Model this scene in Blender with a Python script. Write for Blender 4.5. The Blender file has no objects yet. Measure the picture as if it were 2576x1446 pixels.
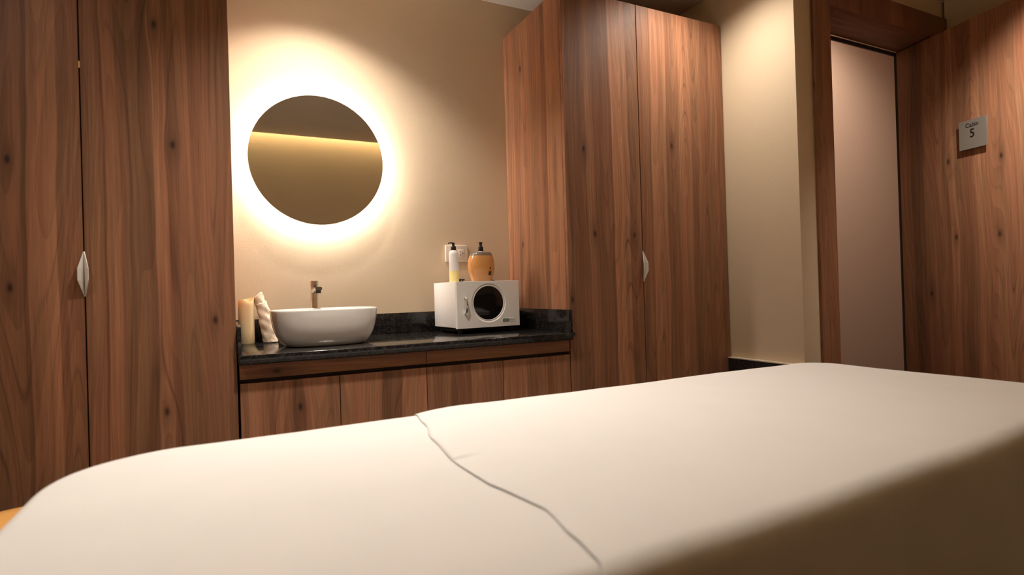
import bpy, bmesh, math, random
from mathutils import Vector, Matrix, noise

S = bpy.context.scene
COL = S.collection

# ------------------------------------------------------------------ camera
CAM_H = 1.06
cd = bpy.data.cameras.new('camera')
cam = bpy.data.objects.new('camera', cd)
COL.objects.link(cam)
cd.sensor_width = 36.0
cd.lens = 36.0 * 1435.0 / 2576.0
cd.clip_start = 0.02
cd.clip_end = 50
YAW, PITCH, ROLL = math.radians(26.63), math.radians(0.28), math.radians(1.72)
cam.matrix_world = (Matrix.Translation((0, 0, CAM_H)) @ Matrix.Rotation(-YAW, 4, 'Z')
                    @ Matrix.Rotation(math.pi / 2 + PITCH, 4, 'X') @ Matrix.Rotation(-ROLL, 4, 'Z'))
cd.dof.use_dof = True
cd.dof.focus_distance = 2.5
cd.dof.aperture_fstop = 2.6
S.camera = cam

# ------------------------------------------------------------------ world, view
w = bpy.data.worlds.new('world')
S.world = w
w.use_nodes = True
w.node_tree.nodes['Background'].inputs[0].default_value = (1.0, 0.85, 0.7, 1)
w.node_tree.nodes['Background'].inputs[1].default_value = 0.02
S.view_settings.view_transform = 'Standard'
S.view_settings.look = 'None'
S.view_settings.gamma = 1.0
S.view_settings.use_curve_mapping = False
S.view_settings.exposure = 0.18

# ------------------------------------------------------------------ lights
WARM = (1.0, 0.90, 0.79)
def spot(name, loc, aim, power, angle, blend, radius, color=WARM):
    l = bpy.data.lights.new(name, 'SPOT')
    l.energy = power
    l.color = color
    l.spot_size = math.radians(angle)
    l.spot_blend = blend
    l.shadow_soft_size = radius
    o = bpy.data.objects.new(name, l)
    COL.objects.link(o)
    o.location = loc
    o.rotation_euler = (Vector(aim) - Vector(loc)).to_track_quat('-Z', 'Y').to_euler()
    return o

CEIL = 2.63
DL = [  # x, y, watts, cone, blend, aim, softness
    (0.36, 2.36, 58.0, 118, 0.5, (0.36, 2.36, 0), 0.03),     # above the basin
    (2.02, 1.90, 50.0, 150, 1.0, (2.02, 1.90, 0), 0.04),     # in front of the right wardrobe
    (2.88, 1.02, 115.0, 102, 0.9, (3.42, 1.05, 0.9), 0.03),   # turned towards the open door
    (0.33, 1.62, 150.0, 100, 1.0, (0.33, 1.60, 0), 0.05),    # over the massage table
    (-0.85, 1.35, 42.0, 140, 1.0, (-0.85, 1.35, 0), 0.05),   # in front of the left wardrobe
    (1.15, 1.25, 18.0, 140, 1.0, (1.25, 1.10, 0), 0.05),     # added fill to brighten the towel warmer front
]
for x, y, p, ang, bl, aim, soft in DL:
    spot('downlight_lamp', (x, y, CEIL - 0.012), aim, p, ang, bl, soft)
spot('hallway_lamp', (4.2, 2.35, 3.385), (4.2, 2.35, 0), 130, 150, 1.0, 0.05, (1.0, 0.76, 0.58))

# ------------------------------------------------------------------ material helpers
def new_mat(name):
    m = bpy.data.materials.new(name)
    m.use_nodes = True
    nt = m.node_tree
    return m, nt, nt.nodes['Principled BSDF']

def setp(b, **k):
    names = {'color': 'Base Color', 'rough': 'Roughness', 'metal': 'Metallic', 'spec': 'Specular IOR Level',
             'trans': 'Transmission Weight', 'ior': 'IOR', 'coat': 'Coat Weight', 'coatr': 'Coat Roughness',
             'sheen': 'Sheen Weight', 'sss': 'Subsurface Weight', 'em': 'Emission Color', 'ems': 'Emission Strength',
             'alpha': 'Alpha'}
    for key, v in k.items():
        if isinstance(v, tuple) and len(v) == 3:
            v = (*v, 1)
        b.inputs[names[key]].default_value = v

def plain(name, color, rough=0.5, metal=0.0, bump=0.0, scale=60, var=0.04, **k):
    m, nt, b = new_mat(name)
    setp(b, color=color, rough=rough, metal=metal, **k)
    tc = nt.nodes.new('ShaderNodeTexCoord')
    nz = nt.nodes.new('ShaderNodeTexNoise')
    nz.inputs['Scale'].default_value = scale
    nz.inputs['Detail'].default_value = 4
    nt.links.new(tc.outputs['Object'], nz.inputs['Vector'])
    if var:
        mx = nt.nodes.new('ShaderNodeMix')
        mx.data_type = 'RGBA'
        mx.inputs[6].default_value = (*[c * (1 - var) for c in color], 1)
        mx.inputs[7].default_value = (*[min(1, c * (1 + var)) for c in color], 1)
        nt.links.new(nz.outputs['Fac'], mx.inputs[0])
        nt.links.new(mx.outputs[2], b.inputs['Base Color'])
    if bump:
        bp = nt.nodes.new('ShaderNodeBump')
        bp.inputs['Strength'].default_value = bump
        bp.inputs['Distance'].default_value = 0.002
        nt.links.new(nz.outputs['Fac'], bp.inputs['Height'])
        nt.links.new(bp.outputs['Normal'], b.inputs['Normal'])
    return m

def emit(name, color, strength):
    m, nt, b = new_mat(name)
    setp(b, color=(0.8, 0.8, 0.8), em=color, ems=strength)
    return m

class NB:
    """small node builder"""
    def __init__(s, nt):
        s.nt = nt
    def m(s, op, a, b=None, c=None, clamp=False):
        n = s.nt.nodes.new('ShaderNodeMath')
        n.operation = op
        n.use_clamp = clamp
        for i, v in enumerate((a, b, c)):
            if v is None:
                continue
            if isinstance(v, (int, float)):
                n.inputs[i].default_value = v
            else:
                s.nt.links.new(v, n.inputs[i])
        return n.outputs[0]
    def vec(s, x, y, z=0.0):
        n = s.nt.nodes.new('ShaderNodeCombineXYZ')
        for i, v in enumerate((x, y, z)):
            if isinstance(v, (int, float)):
                n.inputs[i].default_value = v
            else:
                s.nt.links.new(v, n.inputs[i])
        return n.outputs[0]
    def noise(s, v, detail=2.0, rough=0.5, scale=1.0):
        n = s.nt.nodes.new('ShaderNodeTexNoise')
        n.inputs['Scale'].default_value = scale
        n.inputs['Detail'].default_value = detail
        n.inputs['Roughness'].default_value = rough
        s.nt.links.new(v, n.inputs['Vector'])
        return n.outputs['Fac']

def rand_bands(u0, u1, rng):
    out, u = [], u0
    while u < u1:
        out.append((u, rng.choice([0.75, 0.85, 0.92, 1.0, 1.0, 1.1, 1.2])))
        u += rng.uniform(0.03, 0.11)
    return out

WOOD_RGB = (0.305, 0.139, 0.075)
def wood(name, across='x', along='z', bands=None, knots=(), seed=0, u0=0.0, u1=1.0, gain=1.0):
    rng = random.Random(seed * 7 + 3)
    m, nt, b = new_mat(name)
    n = NB(nt)
    tc = nt.nodes.new('ShaderNodeTexCoord')
    sp = nt.nodes.new('ShaderNodeSeparateXYZ')
    nt.links.new(tc.outputs['Object'], sp.inputs[0])
    ax = {'x': sp.outputs[0], 'y': sp.outputs[1], 'z': sp.outputs[2]}
    u, v = ax[across], ax[along]
    off = seed * 3.71
    warp = n.noise(n.vec(n.m('MULTIPLY', u, 3.0), n.m('MULTIPLY', v, 1.1), off), 2.0)
    wv = n.m('MULTIPLY', n.m('SUBTRACT', warp, 0.5), 0.055)
    us = n.m('ADD', u, wv)
    dark = None
    for kx, kz in knots:
        du = n.m('SUBTRACT', u, kx)
        dv = n.m('SUBTRACT', v, kz)
        d1 = n.m('DIVIDE', du, 0.022); d2 = n.m('DIVIDE', dv, 0.075)
        e1 = n.m('ADD', n.m('MULTIPLY', d1, d1), n.m('MULTIPLY', d2, d2))
        g = n.m('POWER', 2.718, n.m('MULTIPLY', e1, -1.0))
        us = n.m('SUBTRACT', us, n.m('MULTIPLY', n.m('MULTIPLY', du, g), 0.75))
        d3 = n.m('DIVIDE', du, 0.0065); d4 = n.m('DIVIDE', dv, 0.012)
        e2 = n.m('ADD', n.m('MULTIPLY', d3, d3), n.m('MULTIPLY', d4, d4))
        g2 = n.m('MULTIPLY', n.m('POWER', 2.718, n.m('MULTIPLY', e2, -0.8)), 0.62)
        g3 = n.m('MULTIPLY', g, 0.32)
        gg = n.m('ADD', g2, g3)
        dark = gg if dark is None else n.m('MAXIMUM', dark, gg)
    # plank-like tone bands
    bands = bands or rand_bands(u0, u1, rng)
    bands = sorted(bands)[:30]
    lo = min(bands[0][0], u0) - 0.02
    hi = max(bands[-1][0] + 0.02, u1)
    r = nt.nodes.new('ShaderNodeValToRGB')
    cr = r.color_ramp
    cr.interpolation = 'LINEAR'
    pts = []
    for i, (p, t) in enumerate(bands):
        if i > 0:
            pts.append((p - 0.0015, bands[i - 1][1]))
        pts.append((p + 0.0015, t))
    pts = pts[:32]
    while len(cr.elements) < len(pts):
        cr.elements.new(1.0)
    for e, (p, t) in zip(cr.elements, pts):
        e.position = max(0, min(1, (p - lo) / (hi - lo)))
    for e, (p, t) in zip(cr.elements, pts):
        c = t / 2
        e.color = (c, c, c, 1)
    nt.links.new(n.m('DIVIDE', n.m('SUBTRACT', us, lo), hi - lo), r.inputs[0])
    tone = n.m('MULTIPLY', r.outputs[0], 2.0)
    # grain
    fine = n.noise(n.vec(n.m('MULTIPLY', us, 420.0), n.m('MULTIPLY', v, 9.0), off), 2.0, 0.6)
    mid = n.noise(n.vec(n.m('MULTIPLY', us, 95.0), n.m('MULTIPLY', v, 1.6), off + 4), 3.0, 0.6)
    big = n.noise(n.vec(n.m('MULTIPLY', us, 16.0), n.m('MULTIPLY', v, 1.1), off + 9), 2.0, 0.5)
    cont = n.noise(n.vec(n.m('MULTIPLY', us, 6.5), n.m('MULTIPLY', v, 0.42), off + 13), 1.0, 0.4)
    fr = n.m('FRACT', n.m('MULTIPLY', cont, 17.0))
    saw = n.m('ABSOLUTE', n.m('SUBTRACT', fr, 0.5))          # 0 at the line
    line = n.m('SUBTRACT', 1.0, n.m('DIVIDE', saw, 0.085), clamp=True)
    lfade = n.noise(n.vec(n.m('MULTIPLY', us, 9.0), n.m('MULTIPLY', v, 1.3), off + 17), 1.0)
    line = n.m('MULTIPLY', line, n.m('MULTIPLY', n.m('SUBTRACT', lfade, 0.32), 2.0, clamp=True))
    step = n.m('MULTIPLY', n.m('SUBTRACT', fr, 0.5), 0.20)   # gentle ramp between lines
    f = n.m('MULTIPLY', tone, n.m('ADD', 0.72, n.m('MULTIPLY', fine, 0.56)))
    f = n.m('MULTIPLY', f, n.m('ADD', 0.60, n.m('MULTIPLY', mid, 0.80)))
    f = n.m('MULTIPLY', f, n.m('ADD', 0.75, n.m('MULTIPLY', big, 0.5)))
    f = n.m('MULTIPLY', f, n.m('ADD', 1.0, step))
    f = n.m('MULTIPLY', f, n.m('SUBTRACT', 1.0, n.m('MULTIPLY', line, 0.58)))
    if dark is not None:
        f = n.m('MULTIPLY', f, n.m('SUBTRACT', 1.0, n.m('MINIMUM', dark, 0.8)))
    # hue drift between reddish and olive brown
    hue = n.noise(n.vec(n.m('MULTIPLY', us, 22.0), n.m('MULTIPLY', v, 1.3), off + 21), 1.0)
    mx = nt.nodes.new('ShaderNodeMix')
    mx.data_type = 'RGBA'
    R, G, B = WOOD_RGB
    mx.inputs[6].default_value = (R * 0.93, G * 1.12, B * 1.10, 1)
    mx.inputs[7].default_value = (R * 1.08, G * 0.92, B * 0.92, 1)
    nt.links.new(hue, mx.inputs[0])
    vm = nt.nodes.new('ShaderNodeVectorMath')
    vm.operation = 'SCALE'
    nt.links.new(mx.outputs[2], vm.inputs[0])
    nt.links.new(n.m('MULTIPLY', f, gain), vm.inputs['Scale'])
    nt.links.new(vm.outputs[0], b.inputs['Base Color'])
    setp(b, rough=0.50, spec=0.28)
    bp = nt.nodes.new('ShaderNodeBump')
    bp.inputs['Strength'].default_value = 0.12
    bp.inputs['Distance'].default_value = 0.0006
    nt.links.new(fine, bp.inputs['Height'])
    nt.links.new(bp.outputs['Normal'], b.inputs['Normal'])
    return m

def granite():
    m, nt, b = new_mat('black_granite')
    n = NB(nt)
    tc = nt.nodes.new('ShaderNodeTexCoord')
    v = nt.nodes.new('ShaderNodeTexVoronoi')
    v.inputs['Scale'].default_value = 420
    nt.links.new(tc.outputs['Object'], v.inputs['Vector'])
    sp = nt.nodes.new('ShaderNodeSeparateColor')
    nt.links.new(v.outputs['Color'], sp.inputs[0])
    flake = n.m('MULTIPLY', n.m('SUBTRACT', sp.outputs[0], 0.72, clamp=True), 3.5, clamp=True)
    big = n.noise(tc.outputs['Object'], 5.0, 0.7, 55.0)
    cloud = n.m('MULTIPLY', n.m('SUBTRACT', big, 0.42, clamp=True), 2.6, clamp=True)
    fac = n.m('ADD', n.m('MULTIPLY', flake, cloud), n.m('MULTIPLY', cloud, 0.12), clamp=True)
    mx = nt.nodes.new('ShaderNodeMix')
    mx.data_type = 'RGBA'
    mx.inputs[6].default_value = (0.011, 0.010, 0.010, 1)
    mx.inputs[7].default_value = (0.13, 0.12, 0.11, 1)
    nt.links.new(fac, mx.inputs[0])
    nt.links.new(mx.outputs[2], b.inputs['Base Color'])
    rg = n.m('ADD', 0.10, n.m('MULTIPLY', cloud, 0.22))
    nt.links.new(rg, b.inputs['Roughness'])
    bp = nt.nodes.new('ShaderNodeBump')
    bp.inputs['Strength'].default_value = 0.10
    bp.inputs['Distance'].default_value = 0.0008
    nt.links.new(big, bp.inputs['Height'])
    nt.links.new(bp.outputs['Normal'], b.inputs['Normal'])
    return m

def fabric(name, color, scale=900, bump=0.15, sheen=0.15, rough=0.85):
    m, nt, b = new_mat(name)
    n = NB(nt)
    tc = nt.nodes.new('ShaderNodeTexCoord')
    sp = nt.nodes.new('ShaderNodeSeparateXYZ')
    nt.links.new(tc.outputs['Object'], sp.inputs[0])
    wx = n.m('SINE', n.m('MULTIPLY', sp.outputs[0], scale))
    wy = n.m('SINE', n.m('MULTIPLY', sp.outputs[1], scale))
    wv = n.m('MULTIPLY', wx, wy)
    nz = n.noise(tc.outputs['Object'], 3.0, 0.5, 9.0)
    mx = nt.nodes.new('ShaderNodeMix')
    mx.data_type = 'RGBA'
    mx.inputs[6].default_value = (*[c * 0.97 for c in color], 1)
    mx.inputs[7].default_value = (*[min(1, c * 1.03) for c in color], 1)
    nt.links.new(nz, mx.inputs[0])
    nt.links.new(mx.outputs[2], b.inputs['Base Color'])
    setp(b, rough=rough, sheen=sheen, spec=0.25)
    bp = nt.nodes.new('ShaderNodeBump')
    bp.inputs['Strength'].default_value = bump
    bp.inputs['Distance'].default_value = 0.0004
    nt.links.new(wv, bp.inputs['Height'])
    nt.links.new(bp.outputs['Normal'], b.inputs['Normal'])
    return m

M = {}
M['wall'] = plain('beige_paint', (0.66, 0.53, 0.37), 0.75, bump=0.25, scale=220, var=0.02, spec=0.25)
M['wall_pale'] = plain('pale_beige_paint', (0.62, 0.53, 0.39), 0.75, bump=0.2, scale=220, var=0.02, spec=0.25)
M['hall'] = plain('rose_beige_paint', (0.56, 0.455, 0.39), 0.8, bump=0.15, scale=220, var=0.02, spec=0.2)
M['ceiling'] = plain('ceiling_paint', (0.70, 0.62, 0.53), 0.85, bump=0.1, scale=200, var=0.02, spec=0.2)
M['floor'] = plain('floor_tile', (0.07, 0.052, 0.04), 0.4, bump=0.1, scale=14, var=0.15)
M['granite'] = granite()
M['ceramic'] = plain('white_ceramic', (0.88, 0.86, 0.82), 0.10, var=0.0, coat=0.6, coatr=0.04)
M['chrome'] = plain('chrome', (0.88, 0.87, 0.86), 0.18, 1.0, var=0.0)
M['satin'] = plain('satin_metal', (0.78, 0.74, 0.69), 0.38, 0.25, var=0.0)
M['brass'] = plain('brass', (0.85, 0.70, 0.35), 0.25, 1.0, var=0.0)
M['black'] = plain('black_plastic', (0.012, 0.011, 0.011), 0.28, var=0.0)
M['rubber'] = plain('black_rubber', (0.015, 0.014, 0.014), 0.6, var=0.0)
M['gap'] = plain('dark_gap', (0.035, 0.020, 0.013), 0.8, var=0.0)
M['mirror'] = plain('mirror_glass', (0.86, 0.85, 0.80), 0.0, 1.0, var=0.0)
M['white_metal'] = plain('white_enamel', (0.86, 0.84, 0.81), 0.25, var=0.01, coat=0.3, coatr=0.1)
M['cream_plastic'] = plain('cream_plastic', (0.74, 0.66, 0.56), 0.35, var=0.01)
M['wax'] = plain('ivory_wax', (0.86, 0.66, 0.38), 0.5, var=0.03, sss=0.3)
bsdf = M['wax'].node_tree.nodes['Principled BSDF']
bsdf.inputs['Subsurface Radius'].default_value = (0.02, 0.01, 0.004)
bsdf.inputs['Subsurface Scale'].default_value = 0.6
M['cloth'] = fabric('cream_cloth', (0.86, 0.68, 0.52), 1500, 0.4)
M['sheet'] = fabric('white_sheet', (0.69, 0.675, 0.655))
M['orange'] = plain('orange_plastic', (0.58, 0.27, 0.085), 0.16, var=0.01, coat=0.5, coatr=0.05)
M['orange_pad'] = plain('orange_vinyl', (0.72, 0.36, 0.10), 0.45, var=0.03)
M['clear'] = plain('smoky_clear_plastic', (0.30, 0.25, 0.21), 0.10, var=0.0, trans=0.5)
M['bottle'] = plain('frosted_plastic', (0.93, 0.91, 0.90), 0.40, var=0.0, trans=0.12, ior=1.2)
M['oil'] = plain('yellow_oil', (0.88, 0.76, 0.32), 0.3, var=0.0)
M['window'] = plain('dark_glass', (0.006, 0.006, 0.006), 0.08, var=0.0)
M['teal'] = plain('teal_print', (0.08, 0.15, 0.13), 0.5, var=0.0)
M['grey_print'] = plain('grey_print', (0.25, 0.21, 0.18), 0.5, var=0.0)
M['pale_print'] = plain('pale_print', (0.55, 0.55, 0.50), 0.5, var=0.0)
M['sign'] = plain('brushed_aluminium', (0.30, 0.28, 0.25), 0.45, 0.3, var=0.02)
M['ink'] = plain('black_ink', (0.01, 0.01, 0.01), 0.4, var=0.0)
M['led_ring'] = emit('led_ring', (1.0, 0.92, 0.83), 145.0)
M['led_strip'] = emit('led_strip', (1.0, 0.84, 0.52), 30.0)
M['lens'] = emit('lamp_lens', (1.0, 0.85, 0.66), 8.0)
M['hole'] = plain('socket_hole', (0.02, 0.008, 0.006), 0.6, var=0.0)

# ------------------------------------------------------------------ mesh helpers
def add_box(bm, x0, x1, y0, y1, z0, z1, bevel=0.0, seg=2):
    r = bmesh.ops.create_cube(bm, size=1.0)
    vs = r['verts']
    bmesh.ops.scale(bm, vec=(abs(x1 - x0), abs(y1 - y0), abs(z1 - z0)), verts=vs)
    bmesh.ops.translate(bm, vec=((x0 + x1) / 2, (y0 + y1) / 2, (z0 + z1) / 2), verts=vs)
    if bevel > 0:
        es = set()
        for vv in vs:
            es.update(vv.link_edges)
        bmesh.ops.bevel(bm, geom=list(es), offset=bevel, segments=seg, profile=0.5, affect='EDGES')

def rings(bm, loops, cap0=True, cap1=True, closed=True):
    vl = [[bm.verts.new(p) for p in L] for L in loops]
    nn = len(vl[0])
    for a, b in zip(vl, vl[1:]):
        for i in range(nn if closed else nn - 1):
            j = (i + 1) % nn
            bm.faces.new((a[i], a[j], b[j], b[i]))
    if cap0:
        bm.faces.new(list(reversed(vl[0])))
    if cap1:
        bm.faces.new(vl[-1])
    return vl

def lathe(bm, cx, cy, prof, n=48, sx=1.0, sy=1.0, e=2.0, cap0=True, cap1=True):
    loops = []
    for r, z in prof:
        L = []
        for i in range(n):
            t = 2 * math.pi * i / n
            c, s = math.cos(t), math.sin(t)
            c2 = math.copysign(abs(c) ** (2 / e), c)
            s2 = math.copysign(abs(s) ** (2 / e), s)
            L.append((cx + r * sx * c2, cy + r * sy * s2, z))
        loops.append(L)
    return rings(bm, loops, cap0, cap1)

def lathe_y(bm, cx, cz, prof, n=96, cap0=True, cap1=True):
    loops = []
    for r, y in prof:
        loops.append([(cx + r * math.cos(2 * math.pi * i / n), y, cz + r * math.sin(2 * math.pi * i / n)) for i in range(n)])
    return rings(bm, loops, cap0, cap1)

def tube(bm, pts, r, n=12, sub=6):
    P = [Vector(p) for p in pts]
    # Catmull-Rom
    out = []
    for i in range(len(P) - 1):
        p0, p1, p2, p3 = P[max(i - 1, 0)], P[i], P[i + 1], P[min(i + 2, len(P) - 1)]
        for k in range(sub):
            t = k / sub
            out.append(0.5 * ((2 * p1) + (-p0 + p2) * t + (2 * p0 - 5 * p1 + 4 * p2 - p3) * t * t + (-p0 + 3 * p1 - 3 * p2 + p3) * t ** 3))
    out.append(P[-1])
    loops, prev = [], None
    for i, p in enumerate(out):
        d = (out[min(i + 1, len(out) - 1)] - out[max(i - 1, 0)]).normalized()
        a = prev if prev is not None else (Vector((0, 0, 1)) if abs(d.z) < 0.9 else Vector((1, 0, 0)))
        a = (a - d * a.dot(d)).normalized()
        prev = a
        b = d.cross(a)
        rr = r(i / (len(out) - 1)) if callable(r) else r
        loops.append([p + rr * (a * math.cos(2 * math.pi * k / n) + b * math.sin(2 * math.pi * k / n)) for k in range(n)])
    rings(bm, loops)

def obj(name, bm, mat, parent=None, smooth=None, recenter=False):
    bmesh.ops.recalc_face_normals(bm, faces=bm.faces)
    me = bpy.data.meshes.new(name)
    bm.to_mesh(me)
    bm.free()
    me.materials.append(mat)
    if smooth is not None:
        me.polygons.foreach_set('use_smooth', [True] * len(me.polygons))
        try:
            me.set_sharp_from_angle(angle=math.radians(smooth))
        except Exception:
            pass
    o = bpy.data.objects.new(name, me)
    COL.objects.link(o)
    if parent is not None:
        o.parent = parent
        top = parent
        while top.parent:
            top = top.parent
        if top.type == 'EMPTY' and top.get('world_build', 1):
            o.matrix_parent_inverse = Matrix.Identity(4) if parent is not top else base_inv(top)
    return o

def base_inv(t):
    loc = Matrix.Translation(t.location) @ t.rotation_euler.to_matrix().to_4x4()
    return loc.inverted()

def thing(name, label, cat, loc=(0, 0, 0), rz=0.0, group=None, local=False):
    o = bpy.data.objects.new(name, None)
    COL.objects.link(o)
    o.empty_display_size = 0.05
    o.location = loc
    o.rotation_euler = (0, 0, rz)
    o['label'] = label
    o['category'] = cat
    if group:
        o['group'] = group
    if local:
        LOCAL.add(o.name)
    return o
LOCAL = set()
_base_inv = base_inv
def base_inv(t):
    return Matrix.Identity(4) if t.name in LOCAL else _base_inv(t)

def tag(o, label, cat, group=None):
    o['label'] = label
    o['category'] = cat
    if group:
        o['group'] = group
    return o

def struct(name, bm, mat, smooth=None):
    o = obj(name, bm, mat, None, smooth)
    o['kind'] = 'structure'
    return o

def box(name, x0, x1, y0, y1, z0, z1, mat, parent=None, bevel=0.0, seg=2):
    bm = bmesh.new()
    add_box(bm, x0, x1, y0, y1, z0, z1, bevel, seg)
    return obj(name, bm, mat, parent, 35 if bevel else None)

def sbox(name, x0, x1, y0, y1, z0, z1, mat, bevel=0.0):
    o = box(name, x0, x1, y0, y1, z0, z1, mat, None, bevel)
    o['kind'] = 'structure'
    return o

def text_mesh(s, size, depth, weight=0.0):
    c = bpy.data.curves.new('txt', 'FONT')
    c.body = s
    c.size = size
    c.extrude = depth
    c.offset = weight
    c.align_x = 'CENTER'
    c.align_y = 'CENTER'
    o = bpy.data.objects.new('txt', c)
    COL.objects.link(o)
    dg = bpy.context.evaluated_depsgraph_get()
    me = bpy.data.meshes.new_from_object(o.evaluated_get(dg))
    bpy.data.objects.remove(o)
    bm = bmesh.new()
    bm.from_mesh(me)
    bpy.data.meshes.remove(me)
    return bm

# ------------------------------------------------------------------ room shell
BACK = 2.80
XN = 2.40          # niche side wall
YF = 1.769         # wall with the doorway
XR = 3.685         # right wall
sbox('floor', -1.5, 6.2, -0.75, 4.2, -0.1, 0.0, M['floor'])
bmw = bmesh.new()
add_box(bmw, -1.5, XN + 0.12, -0.43, BACK + 0.1, CEIL, CEIL + 0.1)
add_box(bmw, XN + 0.12, XR + 0.1, -0.43, YF + 0.1, CEIL, CEIL + 0.1)
struct('ceiling', bmw, M['ceiling'])
sbox('ceiling_hall', 2.4, 6.1, YF + 0.012, 3.1, 3.4, 3.5, M['ceiling'])
sbox('added_panel_rear', -1.3, XR, -0.53, -0.505, 0, 1.45, wood('added_panel_dark_wood', 'x', 'z', seed=51, u0=-1.3, u1=1.0, gain=0.4), 0.001)  # unseen dark panel added to keep the bed's near side dark
sbox('wall_back', -1.5, XN + 0.1, BACK, BACK + 0.1, 0, CEIL, M['wall'])
sbox('wall_left', -1.4, -1.3, -0.53, BACK, 0, CEIL, M['wall'])
sbox('wall_rear', -1.5, XR + 0.1, -0.63, -0.53, 0, 2.86, M['wall'])
sbox('trim_1', -1.5, XR + 0.1, -0.63, -0.39, 2.80, 2.86, M['ceiling'])      # closes the light slot
sbox('trim_2', -1.3, XR, -0.425, -0.41, CEIL + 0.1, 2.80, M['ceiling'])
sbox('wall_right', XR, XR + 0.1, -0.53, YF, 0, CEIL, M['wall'])
sbox('wall_niche', XN, XN + 0.121, YF, 3.05, 0, CEIL + 0.05, M['wall'], 0.002)     # wall block beside the right wardrobe
bmw = bmesh.new()
add_box(bmw, 2.521, XR + 0.1, YF + 0.012, YF + 0.19, 2.52, 3.4)
add_box(bmw, 3.66, XR + 0.1, YF + 0.012, YF + 0.19, 0, 2.52)
struct('wall_door', bmw, M['wall'])
sbox('wall_hall_near', 2.4, 2.521, YF + 0.012, 3.0, CEIL + 0.05, 3.4, M['hall'])
sbox('wall_hall', 2.4, 6.1, 3.0, 3.1, 0, 3.4, M['hall'])
sbox('wall_hall_end', 6.0, 6.1, 1.8, 3.1, 0, 3.4, M['hall'])
sbox('wall_hall_side', XR + 0.1, 6.1, YF + 0.1, YF + 0.19, 0, 3.4, M['hall'])

# cove LED strip in the ceiling slot along the rear wall
bmw = bmesh.new()
add_box(bmw, -1.25, 3.65, -0.455, -0.440, 2.782, 2.794)
led = obj('led_strip', bmw, M['led_strip'])
tag(led, 'warm light strip in the ceiling slot seen in the round mirror', 'light')

# granite dado with a cream ledge under the niche side wall
sbox('baseboard_right', XN - 0.03, XN, YF + 0.001, 2.196, 0, 0.668, M['granite'], 0.0015)
sbox('trim_3', XN - 0.031, XN, YF, 2.196, 0.668, 0.673, M['wall_pale'])

# door frame
WF = wood('frame_wood', 'x', 'z', seed=31, u0=2.5, u1=3.8, gain=0.80)
WFh = wood('frame_header_wood', 'y', 'x', seed=33, u0=1.6, u1=2.1, gain=0.72)
bmw = bmesh.new()
add_box(bmw, 2.519, 2.649, YF - 0.012, YF + 0.20, 0, 2.52, 0.002)
struct('trim_4', bmw, WF, 35)
bmw = bmesh.new()
add_box(bmw, 2.649, 3.684, YF - 0.012, YF + 0.20, 2.395, 2.52, 0.002)
struct('trim_5', bmw, WFh, 35)
bmw = bmesh.new()
add_box(bmw, 3.590, 3.684, YF - 0.012, YF + 0.20, 0, 2.395, 0.002)
struct('trim_6', bmw, WF, 35)
bmw = bmesh.new()   # dark seal strips of the rebate
add_box(bmw, 2.649, 3.570, 1.975, 1.985, 2.375, 2.395)
add_box(bmw, 3.572, 3.590, 1.955, 1.985, 0, 2.395)
struct('trim_7', bmw, M['rubber'])

# open door leaf (local x runs from the hinge towards the room)
LEAF = 13.6
bands_leaf = [(0.004, .8), (0.06, .72), (0.082, .5), (0.13, .62), (0.154, .92), (0.2, .85), (0.235, 1.0), (0.262, .8), (0.288, 1.15), (0.318, 1.3),
              (0.328, .95), (0.351, .85), (0.40, .95), (0.425, 1.05), (0.431, 1.4), (0.465, 1.15), (0.49, 1.3), (0.519, .72), (0.56, .8),
              (0.603, 1.25), (0.631, 1.0), (0.70, .85), (0.78, 1.1), (0.86, .9)]
WL = wood('door_wood', 'x', 'z', bands_leaf, [(0.293, 1.681), (0.324, 1.272), (0.174, 0.973), (0.561, 1.652), (0.542, 1.267)], seed=5, u0=0, u1=0.95)
bmw = bmesh.new()
add_box(bmw, 0, 0.93, 0.0, 0.042, 0.008, 2.388, 0.0015)
door = struct('door_1', bmw, WL, 35)
a = math.radians(LEAF)
# local +x -> (-sin a, -cos a); local -y side faces the room (-x)
door.location = (3.563, 1.967, 0)
door.rotation_euler = (0, 0, math.atan2(-math.cos(a), -math.sin(a)))
door_M = Matrix.Translation(door.location) @ Matrix.Rotation(door.rotation_euler.z, 4, 'Z')

# ------------------------------------------------------------------ wardrobes
def handle_half(name, xg, z0, z1, side, parent, yb=2.2):
    """folded metal leaf that flares out from the door edge"""
    bm = bmesh.new()
    zm0 = z0 + (z1 - z0) * 0.36
    zm1 = z0 + (z1 - z0) * 0.62
    s = side
    A0 = bm.verts.new((xg + s * 0.0012, yb - 0.0005, z0))
    A1 = bm.verts.new((xg + s * 0.0012, yb - 0.0005, z1))
    V0 = bm.verts.new((xg + s * 0.0012, yb - 0.002, zm0))
    V1 = bm.verts.new((xg + s * 0.0012, yb - 0.002, zm1))
    F0 = bm.verts.new((xg + s * 0.0065, yb - 0.0150, zm0))
    F1 = bm.verts.new((xg + s * 0.0065, yb - 0.0150, zm1))
    R0 = bm.verts.new((xg + s * 0.0140, yb - 0.0225, zm0))
    R1 = bm.verts.new((xg + s * 0.0140, yb - 0.0225, zm1))
    for f in ((V0, F0, F1, V1), (F0, R0, R1, F1), (A0, F0, V0), (A0, R0, F0), (A1, V1, F1), (A1, F1, R1)):
        bm.faces.new(f)
    o = obj(name, bm, M['satin'], parent)
    md = o.modifiers.new('thick', 'SOLIDIFY')
    md.thickness = 0.0022
    md.offset = 0
    return o

def plank(name, x0, x1, y0, y1, z0, z1, mat, parent):
    return box(name, x0, x1, y0, y1, z0, z1, mat, parent, 0.001, 1)

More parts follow.
